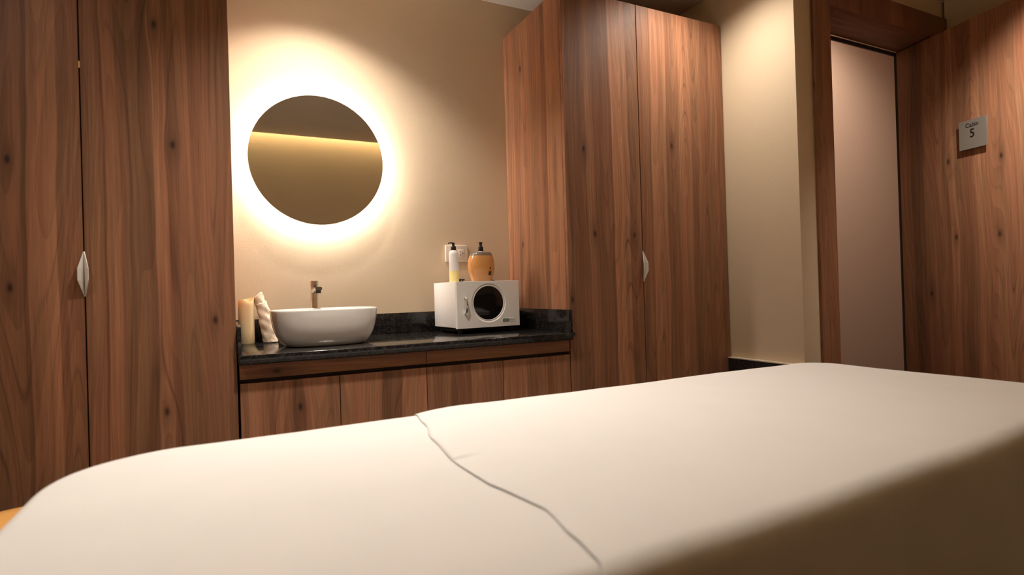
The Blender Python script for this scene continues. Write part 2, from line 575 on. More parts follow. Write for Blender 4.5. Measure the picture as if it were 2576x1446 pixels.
# left wardrobe
wl = thing('wardrobe', 'tall walnut wardrobe left of the basin niche, running out of the photo', 'wardrobe', (-0.40, 2.5, 0))
WB = wood('wardrobe_left_body_wood', 'y', 'z', seed=11, u0=2.2, u1=2.8)
bmw = bmesh.new()
add_box(bmw, -0.83, 0.028, 2.222, 2.798, 0.0, 2.44)
body = obj('body', bmw, WB, wl)
bo = [(-0.83, .9), (-0.74, 1.1), (-0.66, .9), (-0.62, .78), (-0.575, .85), (-0.547, .6), (-0.535, 1.08), (-0.51, 1.15), (-0.483, 1.32), (-0.462, .9), (-0.44, 1.0), (-0.41, .92)]
bi = [(-0.395, .85), (-0.385, 1.08), (-0.36, .95), (-0.35, .62), (-0.343, 1.2), (-0.32, 1.1), (-0.305, .78), (-0.27, .88), (-0.24, .75), (-0.205, 1.3), (-0.18, 1.15),
      (-0.167, .82), (-0.136, 1.02), (-0.10, .9), (-0.074, 1.05), (-0.04, .95), (-0.009, .75)]
WD1 = wood('wardrobe_door_wood_outer', 'x', 'z', bo, [(-0.577, 1.499), (-0.578, 1.113)], seed=1, u0=-.83, u1=-.39, gain=0.90)  # same wood, colour darkened to offset stronger light on the left
WD2 = wood('wardrobe_door_wood_inner', 'x', 'z', bi, [(-0.192, 1.974), (-0.147, 1.579), (-0.035, .989), (-0.183, .694)], seed=2, u0=-.4, u1=.03, gain=0.90)  # light difference to the right doors evened out in the colour
d1 = plank('door', -0.828, -0.3975, 2.20, 2.2205, 0.06, 2.438, WD1, wl)
d2 = plank('door', -0.3935, 0.028, 2.20, 2.2205, 0.06, 2.438, WD2, wl)
handle_half('handle', -0.3955, 1.080, 1.222, -1, d1)
handle_half('handle', -0.3955, 1.080, 1.222, 1, d2)
box('latch', -0.3972, -0.3938, 2.201, 2.214, 1.800, 1.822, M['brass'], wl)
box('plinth', -0.826, 0.026, 2.225, 2.23, 0.0, 0.058, M['gap'], wl)

# right wardrobe
wr = thing('wardrobe', 'tall walnut wardrobe right of the basin niche, with its left side in view', 'wardrobe', (1.89, 2.5, 0))
WS = wood('wardrobe_right_side_wood', 'y', 'z', [(2.2, 1.02), (2.235, 1.2), (2.27, 1.05), (2.30, 1.25), (2.358, .72), (2.397, .95), (2.45, .88), (2.5, 1.0), (2.56, .85), (2.60, 1.05),
                                               (2.641, .9), (2.69, 1.1), (2.72, 1.25), (2.735, .95), (2.76, 1.35)], [(2.608, 2.208), (2.634, 1.296)], seed=12, u0=2.2, u1=2.8, gain=1.0)
bmw = bmesh.new()
add_box(bmw, 1.392, 2.395, 2.222, 2.798, 0.0, 2.44)
obj('body', bmw, WS, wr)
b1 = [(1.39, .95), (1.405, .75), (1.45, .68), (1.49, .8), (1.511, 1.05), (1.54, .92), (1.557, .72), (1.61, .78), (1.64, .68), (1.655, 1.42), (1.672, 1.2), (1.69, 1.32), (1.717, 1.1), (1.735, 1.25), (1.753, .75), (1.79, .85)]
b2 = [(1.822, .85), (1.85, .95), (1.88, .85), (1.894, 1.3), (1.94, 1.12), (1.97, 1.25), (1.991, .82), (2.03, .92), (2.073, 1.2), (2.11, 1.0), (2.13, 1.2), (2.157, .84), (2.2, .95), (2.25, .85), (2.301, 1.0), (2.35, .85), (2.372, 1.1), (2.39, .9)]
WD3 = wood('wardrobe_door_wood_third', 'x', 'z', b1, [(1.495, 1.706), (1.545, 1.312), (1.775, 1.309), (1.41, 1.009)], seed=3, u0=1.39, u1=1.82)
WD4 = wood('wardrobe_door_wood_fourth', 'x', 'z', b2, [(2.028, 1.765)], seed=4, u0=1.82, u1=2.4)
d3 = plank('door', 1.392, 1.821, 2.20, 2.2205, 0.06, 2.438, WD3, wr)
d4 = plank('door', 1.825, 2.395, 2.20, 2.2205, 0.06, 2.438, WD4, wr)
handle_half('handle', 1.8230, 1.083, 1.232, -1, d3)
handle_half('handle', 1.8230, 1.083, 1.232, 1, d4)
box('plinth', 1.394, 2.393, 2.225, 2.23, 0.0, 0.058, M['gap'], wr)

# ------------------------------------------------------------------ vanity cabinets
base_b = [(0.034, .95), (0.065, 1.15), (0.10, 1.02), (0.13, .78), (0.152, 1.0), (0.18, .9), (0.215, .75), (0.251, 1.05), (0.293, 1.15), (0.331, .92),
          (0.372, 1.02), (0.40, .95), (0.429, 1.12), (0.48, 1.05), (0.528, .62), (0.612, 1.15), (0.664, .95), (0.69, 1.05)]
base_c = [(0.708, 1.0), (0.74, .85), (0.77, 1.0), (0.805, .74), (0.85, .82), (0.893, 1.12), (0.94, 1.0), (0.984, 1.1), (1.02, .9), (1.052, 1.08), (1.10, .98), (1.13, 1.08),
          (1.164, .85), (1.22, 1.0), (1.265, .78), (1.30, .95), (1.33, .75), (1.36, 1.0)]
WV1 = wood('vanity_wood_left', 'x', 'z', base_b, [(0.231, 0.661)], seed=21, u0=0, u1=.72, gain=1.05)
WV2 = wood('vanity_wood_right', 'x', 'z', base_c, [], seed=22, u0=.7, u1=1.4, gain=1.05)
WH1 = wood('vanity_drawer_wood_left', 'z', 'x', [(0.76, 1.0), (0.785, .9), (0.80, 1.08), (0.815, .95)], [(0.797, 0.155)], seed=23, u0=.75, u1=.84)
WH2 = wood('vanity_drawer_wood_right', 'z', 'x', [(0.76, 1.1), (0.785, .95), (0.80, 1.15), (0.815, 1.05)], [], seed=24, u0=.75, u1=.84)
def vanity(x0, x1, wv, wh, label):
    t = thing('vanity_cabinet', label, 'cabinet', ((x0 + x1) / 2, 2.5, 0), group='vanity cabinets under the granite counter')
    bm = bmesh.new()
    add_box(bm, x0 + .001, x1 - .001, 2.222, 2.798, 0.0, 0.829)
    obj('body', bm, M['gap'], t)  # recess shade between drawer and doors put into the body colour
    xm = (x0 + x1) / 2
    plank('drawer', x0 + .001, x1 - .001, 2.202, 2.2215, 0.776, 0.827, wh, t)
    plank('door', x0 + .0015, xm - .0015, 2.20, 2.2215, 0.06, 0.761, wv, t)
    plank('door', xm + .0015, x1 - .0015, 2.20, 2.2215, 0.06, 0.761, wv, t)
    return t
vanity(0.034, 0.711, WV1, WH1, 'left walnut vanity cabinet under the counter below the basin')
vanity(0.711, 1.388, WV2, WH2, 'right walnut vanity cabinet under the counter below the white towel warmer')

# ------------------------------------------------------------------ granite counter
ct = thing('countertop', 'black speckled granite countertop with low splashbacks between the wardrobes', 'countertop', (0.71, 2.48, 0.83))
TOP = 0.863
bmw = bmesh.new()
add_box(bmw, 0.032, 1.390, 2.168, 2.80, 0.831, TOP, 0.003, 3)
obj('slab', bmw, M['granite'], ct, 35)
box('backsplash', 0.032, 1.390, 2.780, 2.80, TOP, 0.965, M['granite'], ct, 0.0015)
box('side_splash', 0.030, 0.043, 2.175, 2.780, TOP, 0.962, M['granite'], ct, 0.0015)
box('side_splash', 1.372, 1.391, 2.175, 2.780, TOP, 0.965, M['granite'], ct, 0.0015)
box('nosing', 1.390, 1.398, 2.168, 2.1995, 0.845, TOP, M['granite'], ct, 0.001)

# ------------------------------------------------------------------ basin
bs = thing('wash_basin', 'white oval vessel basin standing on the black granite counter', 'basin', (0.36, 2.44, TOP))
CX, CY = 0.358, 2.435
H0 = TOP + 0.0004
outer = [(0.70, 0.0), (0.735, 0.002), (0.765, 0.006), (0.825, 0.018), (0.885, 0.036), (0.930, 0.058), (0.960, 0.080), (0.982, 0.105), (0.993, 0.125), (0.998, 0.136), (1.0, 0.141), (0.996, 0.1445), (0.985, 0.1455),
         (0.970, 0.1445), (0.962, 0.140), (0.945, 0.120), (0.90, 0.085), (0.82, 0.050), (0.70, 0.026), (0.52, 0.016), (0.30, 0.013), (0.10, 0.012), (0.02, 0.012)]
bmw = bmesh.new()
loops = []
AX, AY = 0.2065, 0.168
for k, (s, z) in enumerate(outer):
    L = []
    n = 96
    for i in range(n):
        t = 2 * math.pi * i / n
        c, q = math.cos(t), math.sin(t)
        e = 2.75
        rx = AX * s if s > 0.72 or k > 12 else AX * s
        ry = AY - AX * (1 - s) * 0.95 if s > 0.5 else (AY - AX * 0.475) * s / 0.5
        L.append((CX + rx * math.copysign(abs(c) ** (2 / e), c), CY + ry * math.copysign(abs(q) ** (2 / e), q), H0 + z))
    loops.append(L)
rings(bmw, loops)
obj('bowl', bmw, M['ceramic'], bs, 60)
bmw = bmesh.new()
lathe(bmw, CX, CY, [(0.022, H0 + .013), (0.022, H0 + .016), (0.016, H0 + .017), (0.004, H0 + .017)], 32)
obj('drain', bmw, M['chrome'], bs, 40)

# ------------------------------------------------------------------ faucet
fc = thing('faucet', 'chrome single lever faucet standing behind the white basin', 'faucet', (0.352, 2.665, TOP))
fx, fy = 0.352, 2.665
bmw = bmesh.new()
lathe(bmw, fx, fy, [(0.024, TOP), (0.024, TOP + .004), (0.0205, TOP + .006), (0.0188, TOP + .012), (0.0182, TOP + .232), (0.0175, TOP + .234)], 40)
obj('column', bmw, M['chrome'], fc, 40)
bmw = bmesh.new()
lathe(bmw, fx, fy, [(0.0175, TOP + .235), (0.0190, TOP + .236), (0.0192, TOP + .262), (0.0185, TOP + .265), (0.010, TOP + .266)], 40)
hh = obj('lever', bmw, M['chrome'], fc, 40)
bmw = bmesh.new()
prof = []
for k in range(7):
    t = k / 6
    y = fy - 0.010 - 0.125 * t
    zc = TOP + .219 + 0.010 * t
    hw, hz = 0.0150 - 0.0010 * t, 0.0115 - 0.0040 * t
    L = []
    for i in range(20):
        a_ = 2 * math.pi * i / 20
        c, q = math.cos(a_), math.sin(a_)
        L.append((fx + hw * math.copysign(abs(c) ** .6, c), y, zc + hz * math.copysign(abs(q) ** .6, q)))
    prof.append(L)
rings(bmw, prof)
sp_ = obj('spout', bmw, M['chrome'], fc, 40)
bmw = bmesh.new()
lathe(bmw, fx, fy - .122, [(0.0105, TOP + .209), (0.0110, TOP + .211), (0.0110, TOP + .224)], 24)
obj('aerator', bmw, M['black'], sp_, 40)

# ------------------------------------------------------------------ round mirror with back light
MX, MZ, MR = 0.395, 1.684, 0.297
mr = thing('round_mirror', 'round frameless backlit mirror on the beige wall above the basin', 'mirror', (MX, BACK, MZ))
bmw = bmesh.new()
lathe_y(bmw, MX, MZ, [(MR - .001, 2.7365), (MR, 2.7355), (MR, 2.7315), (MR - .0012, 2.7300)], 128, True, True)
obj('glass', bmw, M['mirror'], mr, 30)
bmw = bmesh.new()
lathe_y(bmw, MX, MZ, [(MR - 0.008, 2.7368), (MR - 0.008, 2.7395)], 96)
obj('back_panel', bmw, M['gap'], mr, 30)
bmw = bmesh.new()
lathe_y(bmw, MX, MZ, [(0.235, 2.7995), (0.235, 2.7395)], 96)
obj('mounting_box', bmw, M['white_metal'], mr, 30)
bmw = bmesh.new()
lathe_y(bmw, MX, MZ, [(0.2365, 2.768), (0.2395, 2.768), (0.2395, 2.748), (0.2365, 2.748), (0.2365, 2.768)], 96, False, False)
obj('light_ring', bmw, M['led_ring'], mr, 30)

# ------------------------------------------------------------------ candle
cn = thing('pillar_candle', 'ivory pillar candle with a wavy rim in the left corner of the counter', 'candle', (0.090, 2.715, TOP))
px, py, pr = 0.0755, 2.712, 0.0315
bmw = bmesh.new()
def rim(t):
    return 0.190 + 0.007 * math.sin(t * 2 + 0.2) + 0.006 * math.sin(t + 1.0) + 0.004 * math.sin(3 * t + 2)
loops = []
n = 72
for r, fz, dz in [(0.94, 0, 0.0), (1.0, 0, 0.004), (1.0, .3, 0), (1.0, .6, 0), (1.0, .9, 0), (1.0, 1, -0.003), (0.975, 1, 0.0), (0.93, 1, -0.0005), (0.90, 1, -0.006), (0.82, 1, -0.018), (0.6, 1, -.024), (0.1, 1, -.026)]:
    L = []
    for i in range(n):
        t = 2 * math.pi * i / n
        z = rim(t) * fz + dz
        if r < 0.89:
            z = rim(t) * (r / 0.9) + 0.190 * (1 - r / 0.9) + dz
        L.append((px + pr * r * math.cos(t), py + pr * r * math.sin(t), TOP + z))
    loops.append(L)
rings(bmw, loops)
obj('wax', bmw, M['wax'], cn, 50)
bmw = bmesh.new()
tube(bmw, [(px, py, TOP + .160), (px + .001, py, TOP + .170), (px + .003, py, TOP + .178)], 0.0012, 8)
obj('wick', bmw, M['ink'], cn, 40)

# ------------------------------------------------------------------ rolled cloth
def rolled_cloth():
    bm = bmesh.new()
    turns, nu, nv = 2.35, 150, 46
    base = Vector((0.172, 2.718, TOP + 0.001))
    tip = Vector((0.118, 2.726, TOP + 0.222))
    axis = tip - base
    grid = []
    for j in range(nv + 1):
        row = []
        for i in range(nu + 1):
            s = i / nu
            th = 2 * math.pi * turns * s + 2.6
            # top edge rises to a corner point on the outer wrap
            ph = (s * turns) % 1.0
            topf = 0.86 + 0.14 * math.exp(-((s - 0.52) / 0.10) ** 2) - 0.16 * math.exp(-((s - 0.86) / 0.10) ** 2) - 0.10 * (s < .25) * (1 - s / .25)
            f = j / nv * topf
            th += 1.7 * f
            rad = 0.0315 * (1 - 0.27 * s) * (1.0 - 0.16 * f + 0.05 * math.sin(f * 5))
            rad += 0.0034 * noise.noise(Vector((math.cos(th) * 1.6, math.sin(th) * 1.6 + s * 3, f * 6.5))) + 0.0012 * math.sin(f * 31 + th * 2.3)
            rad += 0.004 * max(0, .10 - f) * 10 * (1 if s > .5 else 0)
            p = base + axis * f + Vector((0.9 * rad * math.cos(th), 0.75 * rad * math.sin(th), 0.0))
            p.x += 0.006 * math.sin(f * 3.0)
            p.z = max(p.z, TOP + 0.0015)
            row.append(bm.verts.new(p))
        grid.append(row)
    for j in range(nv):
        for i in range(nu):
            bm.faces.new((grid[j][i], grid[j][i + 1], grid[j + 1][i + 1], grid[j + 1][i]))
    o = obj('rolled_hand_towel', bm, M['cloth'], None, 60)
    md = o.modifiers.new('thick', 'SOLIDIFY')
    md.thickness = 0.0022
    md.offset = 1
    return o
tag(rolled_cloth(), 'cream rolled hand towel leaning upright between the candle and basin', 'towel')

# ------------------------------------------------------------------ towel warmer
ta = math.radians(4.0)
W_, D_, Hh = 0.333, 0.268, 0.215
WZ0 = 0.892
tw = thing('towel_warmer', 'white towel warmer cabinet with a round black window on the counter', 'towel warmer', (0.946, 2.453, TOP), ta, local=True)
def L(z):
    return z - TOP
bmw = bmesh.new()
add_box(bmw, 0.0, W_, 0.020, D_, L(WZ0), L(WZ0 + Hh), 0.003, 2)
obj('body', bmw, M['white_metal'], tw, 35)
# door with a round opening
def door_with_hole():
    bm = bmesh.new()
    cx, cz, R = 0.166, L(WZ0 + 0.112), 0.092
    x0, x1, z0, z1 = -0.001, W_ + 0.001, L(WZ0 - 0.003), L(WZ0 + Hh + 0.0005)
    n = 96
    def sq(i):
        t = 2 * math.pi * i / n
        c, s = math.cos(t), math.sin(t)
        k = min(((x1 - cx) if c > 0 else (cx - x0)) / max(abs(c), 1e-6), ((z1 - cz) if s > 0 else (cz - z0)) / max(abs(s), 1e-6))
        return cx + k * c, cz + k * s
    sqs = [sq(i) for i in range(n)]
    for corner in ((x0, z0), (x1, z0), (x0, z1), (x1, z1)):
        i = min(range(n), key=lambda q: (sqs[q][0] - corner[0]) ** 2 + (sqs[q][1] - corner[1]) ** 2)
        sqs[i] = corner
    circ = lambda r, y: [(cx + r * math.cos(2 * math.pi * i / n), y, cz + r * math.sin(2 * math.pi * i / n)) for i in range(n)]
    lp = [[(p[0], 0.017, p[1]) for p in sqs], [(p[0], 0.0015, p[1]) for p in sqs]]
    ins = [(cx + (p[0] - cx) * .992, cz + (p[1] - cz) * .992) for p in sqs]
    lp.append([(p[0], 0.0, p[1]) for p in ins])
    lp += [circ(R, 0.0), circ(R - .002, 0.0015), circ(R - .006, 0.0035), circ(R - .0085, 0.0030), circ(R - .0105, 0.0022), circ(R - .0125, 0.0045)]
    lp.append([(p[0], 0.017, p[2]) for p in lp[-1]])
    lp.append(lp[0])
    rings(bm, lp, False, False)
    bmesh.ops.remove_doubles(bm, verts=bm.verts, dist=1e-6)
    return bm, cx, cz, R
bmw, wcx, wcz, wR = door_with_hole()
wd = obj('door', bmw, M['white_metal'], tw, 30)
bmw = bmesh.new()
lathe_y(bmw, wcx, wcz, [(wR - .0127, 0.0165), (wR - .0127, 0.0045), (wR - .016, 0.0035), (0.02, 0.0028)], 96)
obj('window', bmw, M['window'], wd, 40)
bmw = bmesh.new()
hz = L(WZ0)
tube(bmw, [(0.040, 0.0, hz + .142), (0.040, -.012, hz + .139), (0.041, -.019, hz + .122), (0.0415, -.021, hz + .105), (0.041, -.019, hz + .088), (0.040, -.012, hz + .072), (0.040, 0.0, hz + .069)], 0.0052, 14)
obj('handle', bmw, M['chrome'], wd, 40)
lbz = L(WZ0 + .018)
bmw = bmesh.new()
add_box(bmw, 0.236, 0.306, -0.0012, 0.0, lbz, lbz + .0175, 0.0004, 1)
nm = obj('name_plate', bmw, M['white_metal'], wd)
bmw = bmesh.new()
add_box(bmw, 0.2375, 0.2700, -0.0016, -0.0012, lbz + .0018, lbz + .0160)
obj('plate_field', bmw, M['teal'], nm)
def put_text(s, size, mat, parent, x, y, z, sx=1.0, thick=0.0):
    bm = text_mesh(s, size, 0.0002)
    bmesh.ops.scale(bm, vec=(sx, 1, 1), verts=bm.verts)
    bmesh.ops.rotate(bm, cent=(0, 0, 0), matrix=Matrix.Rotation(math.pi / 2, 3, 'X'), verts=bm.verts)
    bmesh.ops.translate(bm, vec=(x, y, z), verts=bm.verts)
    return obj('lettering', bm, mat, parent)
put_text('EASY', 0.0145, M['pale_print'], nm, 0.2537, -0.0018, lbz + .0088, 0.86)
put_text('BEAUTY', 0.0125, M['grey_print'], nm, 0.2878, -0.0014, lbz + .0088, 0.74)
for (qx, qy) in ((0.03, 0.035), (W_ - 0.03, 0.035), (0.03, D_ - 0.03), (W_ - 0.03, D_ - 0.03)):
    bmw = bmesh.new()
    lathe(bmw, qx, qy, [(0.011, 0.0), (0.0125, 0.004), (0.0125, 0.029)], 20)
    obj('foot', bmw, M['rubber'], tw, 40)
bmw = bmesh.new()
add_box(bmw, 0.012, W_ - 0.012, 0.028, D_ - 0.012, 0.014, 0.029, 0.003)
obj('base_tray', bmw, M['black'], tw, 35)
bmw = bmesh.new()
lathe(bmw, W_ - .012, 0.010, [(0.0035, L(WZ0) - .0065), (0.0035, L(WZ0) - .003)], 12)
obj('hinge_pin', bmw, M['chrome'], wd, 40)
WTOP = WZ0 + Hh

# ------------------------------------------------------------------ lotion bottle
bx, by = 0.988, 2.590
bt = thing('pump_bottle', 'slim translucent pump bottle with yellow oil on the towel warmer', 'bottle', (bx, by, WTOP))
bmw = bmesh.new()
lathe(bmw, bx, by, [(0.0215, WTOP), (0.0232, WTOP + .003), (0.0232, WTOP + .132), (0.0226, WTOP + .140), (0.0200, WTOP + .147), (0.0150, WTOP + .152), (0.0120, WTOP + .1535), (0.0112, WTOP + .156)], 48)
bd = obj('bottle_body', bmw, M['bottle'], bt, 50)
bmw = bmesh.new()
lathe(bmw, bx, by, [(0.02345, WTOP + .001), (0.02350, WTOP + .003), (0.02350, WTOP + .054), (0.02325, WTOP + .0542)], 48, cap0=False, cap1=False)
lq = obj('oil', bmw, M['oil'], bt, 50)
lq['label'] = 'yellow oil in the lower third'
bmw = bmesh.new()
lathe(bmw, bx, by, [(0.0125, WTOP + .1545), (0.0130, WTOP + .156), (0.0125, WTOP + .172), (0.0115, WTOP + .174), (0.0065, WTOP + .175), (0.0062, WTOP + .185), (0.0072, WTOP + .187), (0.0074, WTOP + .191), (0.0035, WTOP + .1915)], 32)
pm = obj('pump', bmw, M['black'], bt, 40)
bmw = bmesh.new()
tube(bmw, [(bx, by, WTOP + .1895), (bx - .012, by - .002, WTOP + .1905), (bx - .022, by - .003, WTOP + .1895), (bx - .028, by - .004, WTOP + .1865)], lambda t: 0.0032 - 0.0012 * t, 12)
obj('nozzle', bmw, M['black'], pm, 40)

# ------------------------------------------------------------------ oil warmer
ox, oy = 1.137, 2.602
ow = thing('oil_warmer', 'barrel-shaped orange lotion warmer with black pump on the towel warmer', 'lotion warmer', (ox, oy, WTOP))
hw = 0.0665
bmw = bmesh.new()
lathe(bmw, ox, oy, [(hw * .72, WTOP), (hw * .75, WTOP + .002), (hw * .765, WTOP + .010), (hw * .86, WTOP + .028), (hw * .95, WTOP + .048), (hw * .995, WTOP + .066), (hw, WTOP + .075), (hw * .99, WTOP + .090),
                    (hw * .95, WTOP + .108), (hw * .895, WTOP + .122), (hw * .865, WTOP + .1285), (hw * .84, WTOP + .1290)], 64, 1, 0.82, 2.5)
ob = obj('shell', bmw, M['orange'], ow, 50)
bmw = bmesh.new()
lathe(bmw, ox, oy, [(hw * .845, WTOP + .1292), (hw * .84, WTOP + .131), (hw * .78, WTOP + .140), (hw * .70, WTOP + .1455), (hw * .66, WTOP + .1462), (hw * .2, WTOP + .1468)], 64, 1, 0.82, 2.5)
obj('clear_cover', bmw, M['clear'], ow, 50)
bmw = bmesh.new()
lathe(bmw, ox, oy, [(0.0135, WTOP + .1469), (0.0135, WTOP + .150), (0.0125, WTOP + .1515)], 32)
obj('bottle_neck', bmw, M['bottle'], ow, 40)
bmw = bmesh.new()
z_ = WTOP + .1516
lathe(bmw, ox, oy, [(0.0132, z_), (0.0134, z_ + .001), (0.0126, z_ + .021), (0.0100, z_ + .0225), (0.0072, z_ + .023), (0.0068, z_ + .037), (0.0088, z_ + .039), (0.0092, z_ + .044), (0.0050, z_ + .046)], 32)
pm2 = obj('pump', bmw, M['black'], ow, 40)
bmw = bmesh.new()
tube(bmw, [(ox, oy, z_ + .041), (ox + .004, oy + .012, z_ + .042), (ox + .006, oy + .024, z_ + .039)], 0.003, 12)
obj('nozzle', bmw, M['black'], pm2, 40)
# controls sit on the front right of the shell
sxp = ox + 0.024
ys = oy - 0.82 * hw * 0.93
bmw = bmesh.new()
bmesh.ops.create_cone(bmw, cap_ends=True, segments=24, radius1=.0042, radius2=.0040, depth=.006, matrix=Matrix.Translation((sxp + .001, ys + .0003, WTOP + .066)) @ Matrix.Rotation(math.pi / 2, 4, 'X'))
obj('indicator', bmw, M['ink'], ob, 40)
bmw = bmesh.new()
add_box(bmw, -.0062, .0062, -.004, .004, -.0100, .0100, 0.0008, 1)
bmesh.ops.rotate(bmw, cent=(0, 0, 0), matrix=Matrix.Rotation(math.radians(22), 3, 'Z') @ Matrix.Rotation(math.radians(12), 3, 'X'), verts=bmw.verts)
bmesh.ops.translate(bmw, vec=(sxp, ys + .0025, WTOP + .040), verts=bmw.verts)
sw = obj('switch', bmw, M['black'], ob)
bmw = bmesh.new()
for dz in (-.004, .004):
    add_box(bmw, sxp - .001, sxp + .001, ys - .0026, ys - .0020, WTOP + .040 + dz - .0012, WTOP + .040 + dz + .0012)
obj('switch_mark', bmw, M['pale_print'], sw)
bmw = bmesh.new()
tube(bmw, [(ox + .045, oy + .035, WTOP + .012), (ox + .068, oy + .042, WTOP + .011), (ox + .088, oy + .040, WTOP + .0035), (ox + .098, oy + .060, WTOP + .0022), (ox + .080, oy + .105, WTOP + .0022)], 0.0020, 10)
obj('cord', bmw, M['rubber'], ow, 40)

# small black plug on top of the warmer
bmw = bmesh.new()
qx, qy = 1.026, 2.600
add_box(bmw, qx - .010, qx + .010, qy - .010, qy + .010, WTOP + .0003, WTOP + .016, 0.003, 2)
tube(bmw, [(qx + .006, qy, WTOP + .010), (qx + .014, qy, WTOP + .012), (qx + .019, qy, WTOP + .010)], 0.0035, 12)
pg = obj('power_plug', bmw, M['black'], None, 40)
tag(pg, 'tiny black plug lying between the pump bottle and orange warmer', 'plug')
bmw = bmesh.new()
add_box(bmw, qx - .004, qx + .004, qy - .0112, qy - .0101, WTOP + .006, WTOP + .012, 0.0004, 1)
obj('metal_contact', bmw, M['brass'], pg)

# ------------------------------------------------------------------ wall socket
so = thing('wall_socket', 'cream wall socket plate behind the slim pump bottle', 'socket', (1.08, BACK, 1.26))
x0, x1, z0, z1 = 1.020, 1.143, 1.216, 1.304
bmw = bmesh.new()
add_box(bmw, x0, x1, 2.786, 2.7995, z0, z1, 0.003, 3)
sp0 = obj('plate', bmw, M['cream_plastic'], so, 35)
bmw = bmesh.new()
add_box(bmw, 1.085, 1.124, 2.7835, 2.786, z0 + .022, z1 - .021, 0.001, 2)
ins = obj('socket_insert', bmw, M['cream_plastic'], sp0, 35)
bmw = bmesh.new()
for hx, hz_ in ((1.100, 1.271), (1.100, 1.253), (1.1135, 1.262)):
    bmesh.ops.create_cone(bmw, cap_ends=True, segments=16, radius1=.0027, radius2=.0027, depth=.0012, matrix=Matrix.Translation((hx, 2.7832, hz_)) @ Matrix.Rotation(math.pi / 2, 4, 'X'))
obj('pin_holes', bmw, M['hole'], ins)
bmw = bmesh.new()
add_box(bmw, 1.040, 1.077, 2.7835, 2.786, z0 + .022, z1 - .021, 0.001, 2)
obj('switch_rocker', bmw, M['cream_plastic'], sp0, 35)

# ------------------------------------------------------------------ door sign
sg = thing('door_sign', 'square grey metal sign reading Cabin 5 on the open door', 'sign', door_M @ Vector((0.439, 0, 1.718)), door.rotation_euler.z, local=True)
bmw = bmesh.new()
add_box(bmw, -0.071, 0.071, -0.0165, -0.0135, 0.0, 0.149, 0.0006, 1)
pl = obj('plate', bmw, M['sign'], sg)
bmw = bmesh.new()
add_box(bmw, -0.045, 0.045, -0.0135, -0.0002, 0.045, 0.105)
obj('spacer', bmw, M['gap'], sg)
def sign_text(s, size, x, z, sx=1.0, wt=0.014):
    bm = text_mesh(s, size, 0.0003, size * wt)
    bmesh.ops.scale(bm, vec=(sx, 1, 1), verts=bm.verts)
    bmesh.ops.rotate(bm, cent=(0, 0, 0), matrix=Matrix.Rotation(math.pi / 2, 3, 'X'), verts=bm.verts)
    bmesh.ops.translate(bm, vec=(x, -0.0168, z), verts=bm.verts)
    return obj('lettering', bm, M['ink'], pl)
sign_text('Cabin', 0.0300, -0.002, 0.121, 0.95, 0.006)
sign_text('5', 0.062, -0.002, 0.077, 0.85)

# ------------------------------------------------------------------ massage bed
BX0, BX1, BY0, BY1, BZ = -0.290, 1.888, 0.488, 1.362, 0.780
def outline(n, x0, x1, y0, y1, radii):
    """closed rounded rectangle: radii for corners (x1,y0), (x1,y1), (x0,y1), (x0,y0)"""
    pts = []
    cor = [((x1, y0), -90, radii[0], (-1, 1)), ((x1, y1), 0, radii[1], (-1, -1)), ((x0, y1), 90, radii[2], (1, -1)), ((x0, y0), 180, radii[3], (1, 1))]
    raw = []
    for (cx, cy), a0, r, (sx, sy) in cor:
        for k in range(25):
            t = math.radians(a0 + 90 * k / 24)
            raw.append(Vector((cx + sx * r + r * math.cos(t), cy + sy * r + r * math.sin(t))))
    raw.append(raw[0])
    d = [0]
    for p, q in zip(raw, raw[1:]):
        d.append(d[-1] + (q - p).length)
    out = []
    j = 0
    for i in range(n):
        s = d[-1] * i / n
        while d[j + 1] < s:
            j += 1
        f = (s - d[j]) / max(1e-9, d[j + 1] - d[j])
        q = raw[j].lerp(raw[j + 1], f)
        if q.y < (y0 + y1) / 2:
            g = max(0.0, min(1.0, (q.x - 0.75) / 0.75))
            q.y += (0.050 * g * g * (3 - 2 * g) + 0.006 * math.sin(q.x * 9.0)) * min(1, ((y0 + y1) / 2 - q.y) / 0.2)
        out.append(q)
    return out

